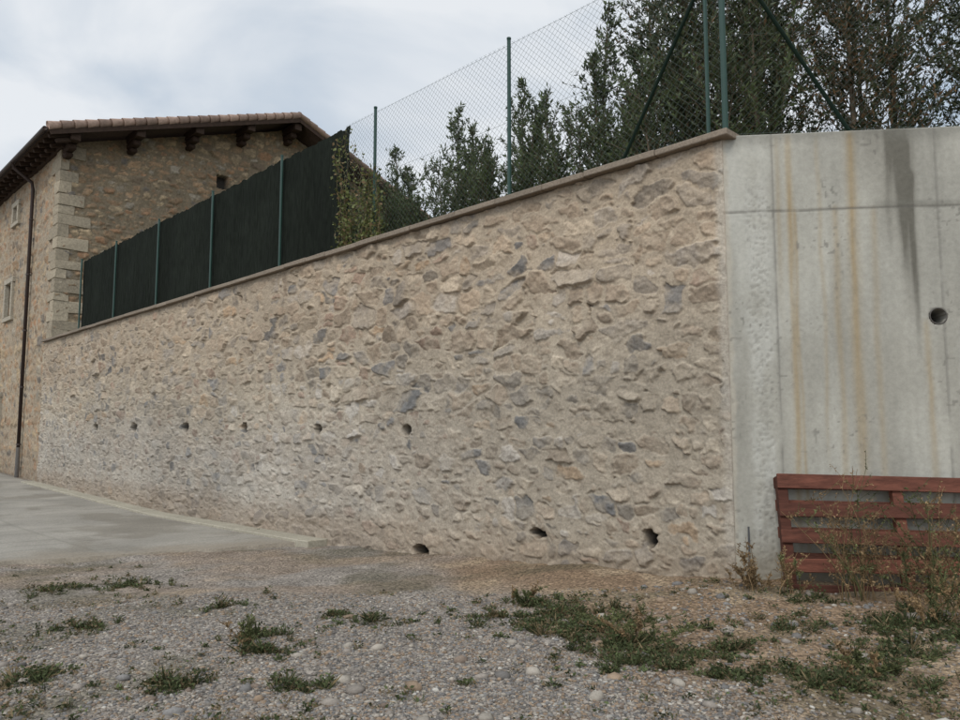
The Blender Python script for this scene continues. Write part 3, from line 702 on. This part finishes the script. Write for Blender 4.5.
for s_ in (.12, 2.15, 4.2, 6.2, 8.2, 10.4, 12.6, 14.8):
    zt = float(zr(s_))-.20-(.12 if s_ == 8.2 else .04)
    bb.add(HP(s_, -.45, zt-.14), H3(HS), H3(HQ), (0, 0, 1), .30, 1.15, .28, DKW, .015)
    bb.add(HP(s_, -.33, zt-.39), H3(HS), H3(HQ), (0, 0, 1), .26, .74, .21, DKW, .04)
    bb.add(HP(s_, -.18, zt-.58), H3(HS), H3(HQ), (0, 0, 1), .24, .44, .16, DKW, .04)
q_ = Q0+.25
while q_ < Q1:
    n_ = math.hypot(1, .337); ax = (HS[0]/n_, HS[1]/n_, .337/n_); az = (-HS[0]*.337/n_, -HS[1]*.337/n_, 1/n_)
    bb.add(HP(-.28, q_, float(fl(-.28))-.26), ax, H3(HQ), az, .74, .13, .16, DKW, .01)
    bb.add(HP(-.2, q_, float(fl(-.28))-.43), ax, H3(HQ), az, .48, .13, .14, DKW, .03); q_ += .6
bb.add(HP(-.69, (Q0+Q1)/2, 10.98), H3(HS), H3(HQ), (0, 0, 1), .05, Q1-Q0-.02, .14, DKW, .004)
bb.add(HP(-.02, 6.4, 10.86), H3(HS), H3(HQ), (0, 0, 1), .2, 13.5, .2, DKW, .01)
bb.build("roof_timbers", M_beam, house)
T = Tubes()
T.add([HP(-.80, Q0, 10.98), HP(-.80, Q1, 10.94)], .07, 10, (.05, .035, .028))
T.add([HP(-.80, 3.0, 10.95), HP(-.75, 3.0, 10.75), HP(-.16, 3.0, 10.35), HP(-.12, 3.0, 10.1), HP(-.12, 3.0, .9)], .06, 10, (.04, .028, .024))
T.add([HP(-.12, 3.0, .9), HP(-.12, 3.0, -.3)], .07, 10, (.30, .29, .28))
for z_ in (1., 3, 5, 7, 9): T.add([HP(-.12, 3.0, z_-.03), HP(-.12, 3.0, z_+.03)], .075, 10, (.04, .03, .025))
T.build("gutter_and_downpipe", M_pvc, house)

# ------------------------------------------------------------ world / light / camera
sd = Vector((-.35, -.75, .95)).normalized()
w = bpy.data.worlds.new("World"); scn.world = w; w.use_nodes = True
nt = w.node_tree; N = nt.nodes; Lk = nt.links; N.clear()
out = N.new('ShaderNodeOutputWorld'); bg_ = N.new('ShaderNodeBackground'); bg_.inputs[1].default_value = .1
sky = N.new('ShaderNodeTexSky'); sky.sky_type = 'NISHITA'; sky.sun_disc = False
sky.sun_elevation = math.asin(sd.z); sky.sun_rotation = math.atan2(sd.x, sd.y); sky.air_density = 1.; sky.dust_density = 2.
tc = N.new('ShaderNodeTexCoord'); mp = N.new('ShaderNodeMapping'); mp.inputs['Scale'].default_value = (1, 1, 2.2); mp.inputs['Location'].default_value = (.7, .2, 0)
Lk.new(tc.outputs['Generated'], mp.inputs[0])
n1 = N.new('ShaderNodeTexNoise'); n1.inputs['Scale'].default_value = 2.3; n1.inputs['Detail'].default_value = 6; n1.inputs['Roughness'].default_value = .48
n1.inputs['Distortion'].default_value = .4
Lk.new(mp.outputs[0], n1.inputs[0])
cr = N.new('ShaderNodeValToRGB'); e = cr.color_ramp.elements
e[0].position = .34; e[0].color = (4.5, 5.7, 7.1, 1); e[1].position = .60; e[1].color = (8.9, 9.2, 9.5, 1)
m_ = e.new(.47); m_.color = (6.5, 7.2, 8.0, 1)
Lk.new(n1.outputs[0], cr.inputs[0])
dt = N.new('ShaderNodeVectorMath'); dt.operation = 'DOT_PRODUCT'; dt.inputs[1].default_value = sd
Lk.new(tc.outputs['Generated'], dt.inputs[0])
mr = N.new('ShaderNodeMapRange'); mr.inputs[1].default_value = .1; mr.inputs[2].default_value = 1.; mr.inputs[3].default_value = 1.; mr.inputs[4].default_value = 2.2
Lk.new(dt.outputs['Value'], mr.inputs[0])
sc = N.new('ShaderNodeVectorMath'); sc.operation = 'SCALE'; Lk.new(cr.outputs[0], sc.inputs[0]); Lk.new(mr.outputs[0], sc.inputs['Scale'])
mxw = N.new('ShaderNodeMix'); mxw.data_type = 'RGBA'; mxw.inputs[0].default_value = .88
Lk.new(sky.outputs[0], mxw.inputs[6]); Lk.new(sc.outputs[0], mxw.inputs[7])
Lk.new(mxw.outputs[2], bg_.inputs[0]); Lk.new(bg_.outputs[0], out.inputs[0])
sl = bpy.data.lights.new("sun", 'SUN'); sl.energy = 1.3; sl.angle = math.radians(15); sl.color = (1, .94, .85)
so = bpy.data.objects.new("sun", sl); link(so); so.rotation_euler = (-sd).to_track_quat('-Z', 'Y').to_euler(); so.location = (0, 0, 30)
cam = bpy.data.cameras.new("camera"); cam.sensor_width = 36; cam.lens = 36*750/960; cam.clip_end = 3000; cam.clip_start = .05
co = bpy.data.objects.new("camera", cam); link(co); co.location = (0, 0, EYE); co.rotation_euler = (math.radians(90+5.33), 0, 0)
scn.camera = co
scn.view_settings.view_transform = 'Standard'; scn.view_settings.look = 'None'; scn.view_settings.exposure = 0
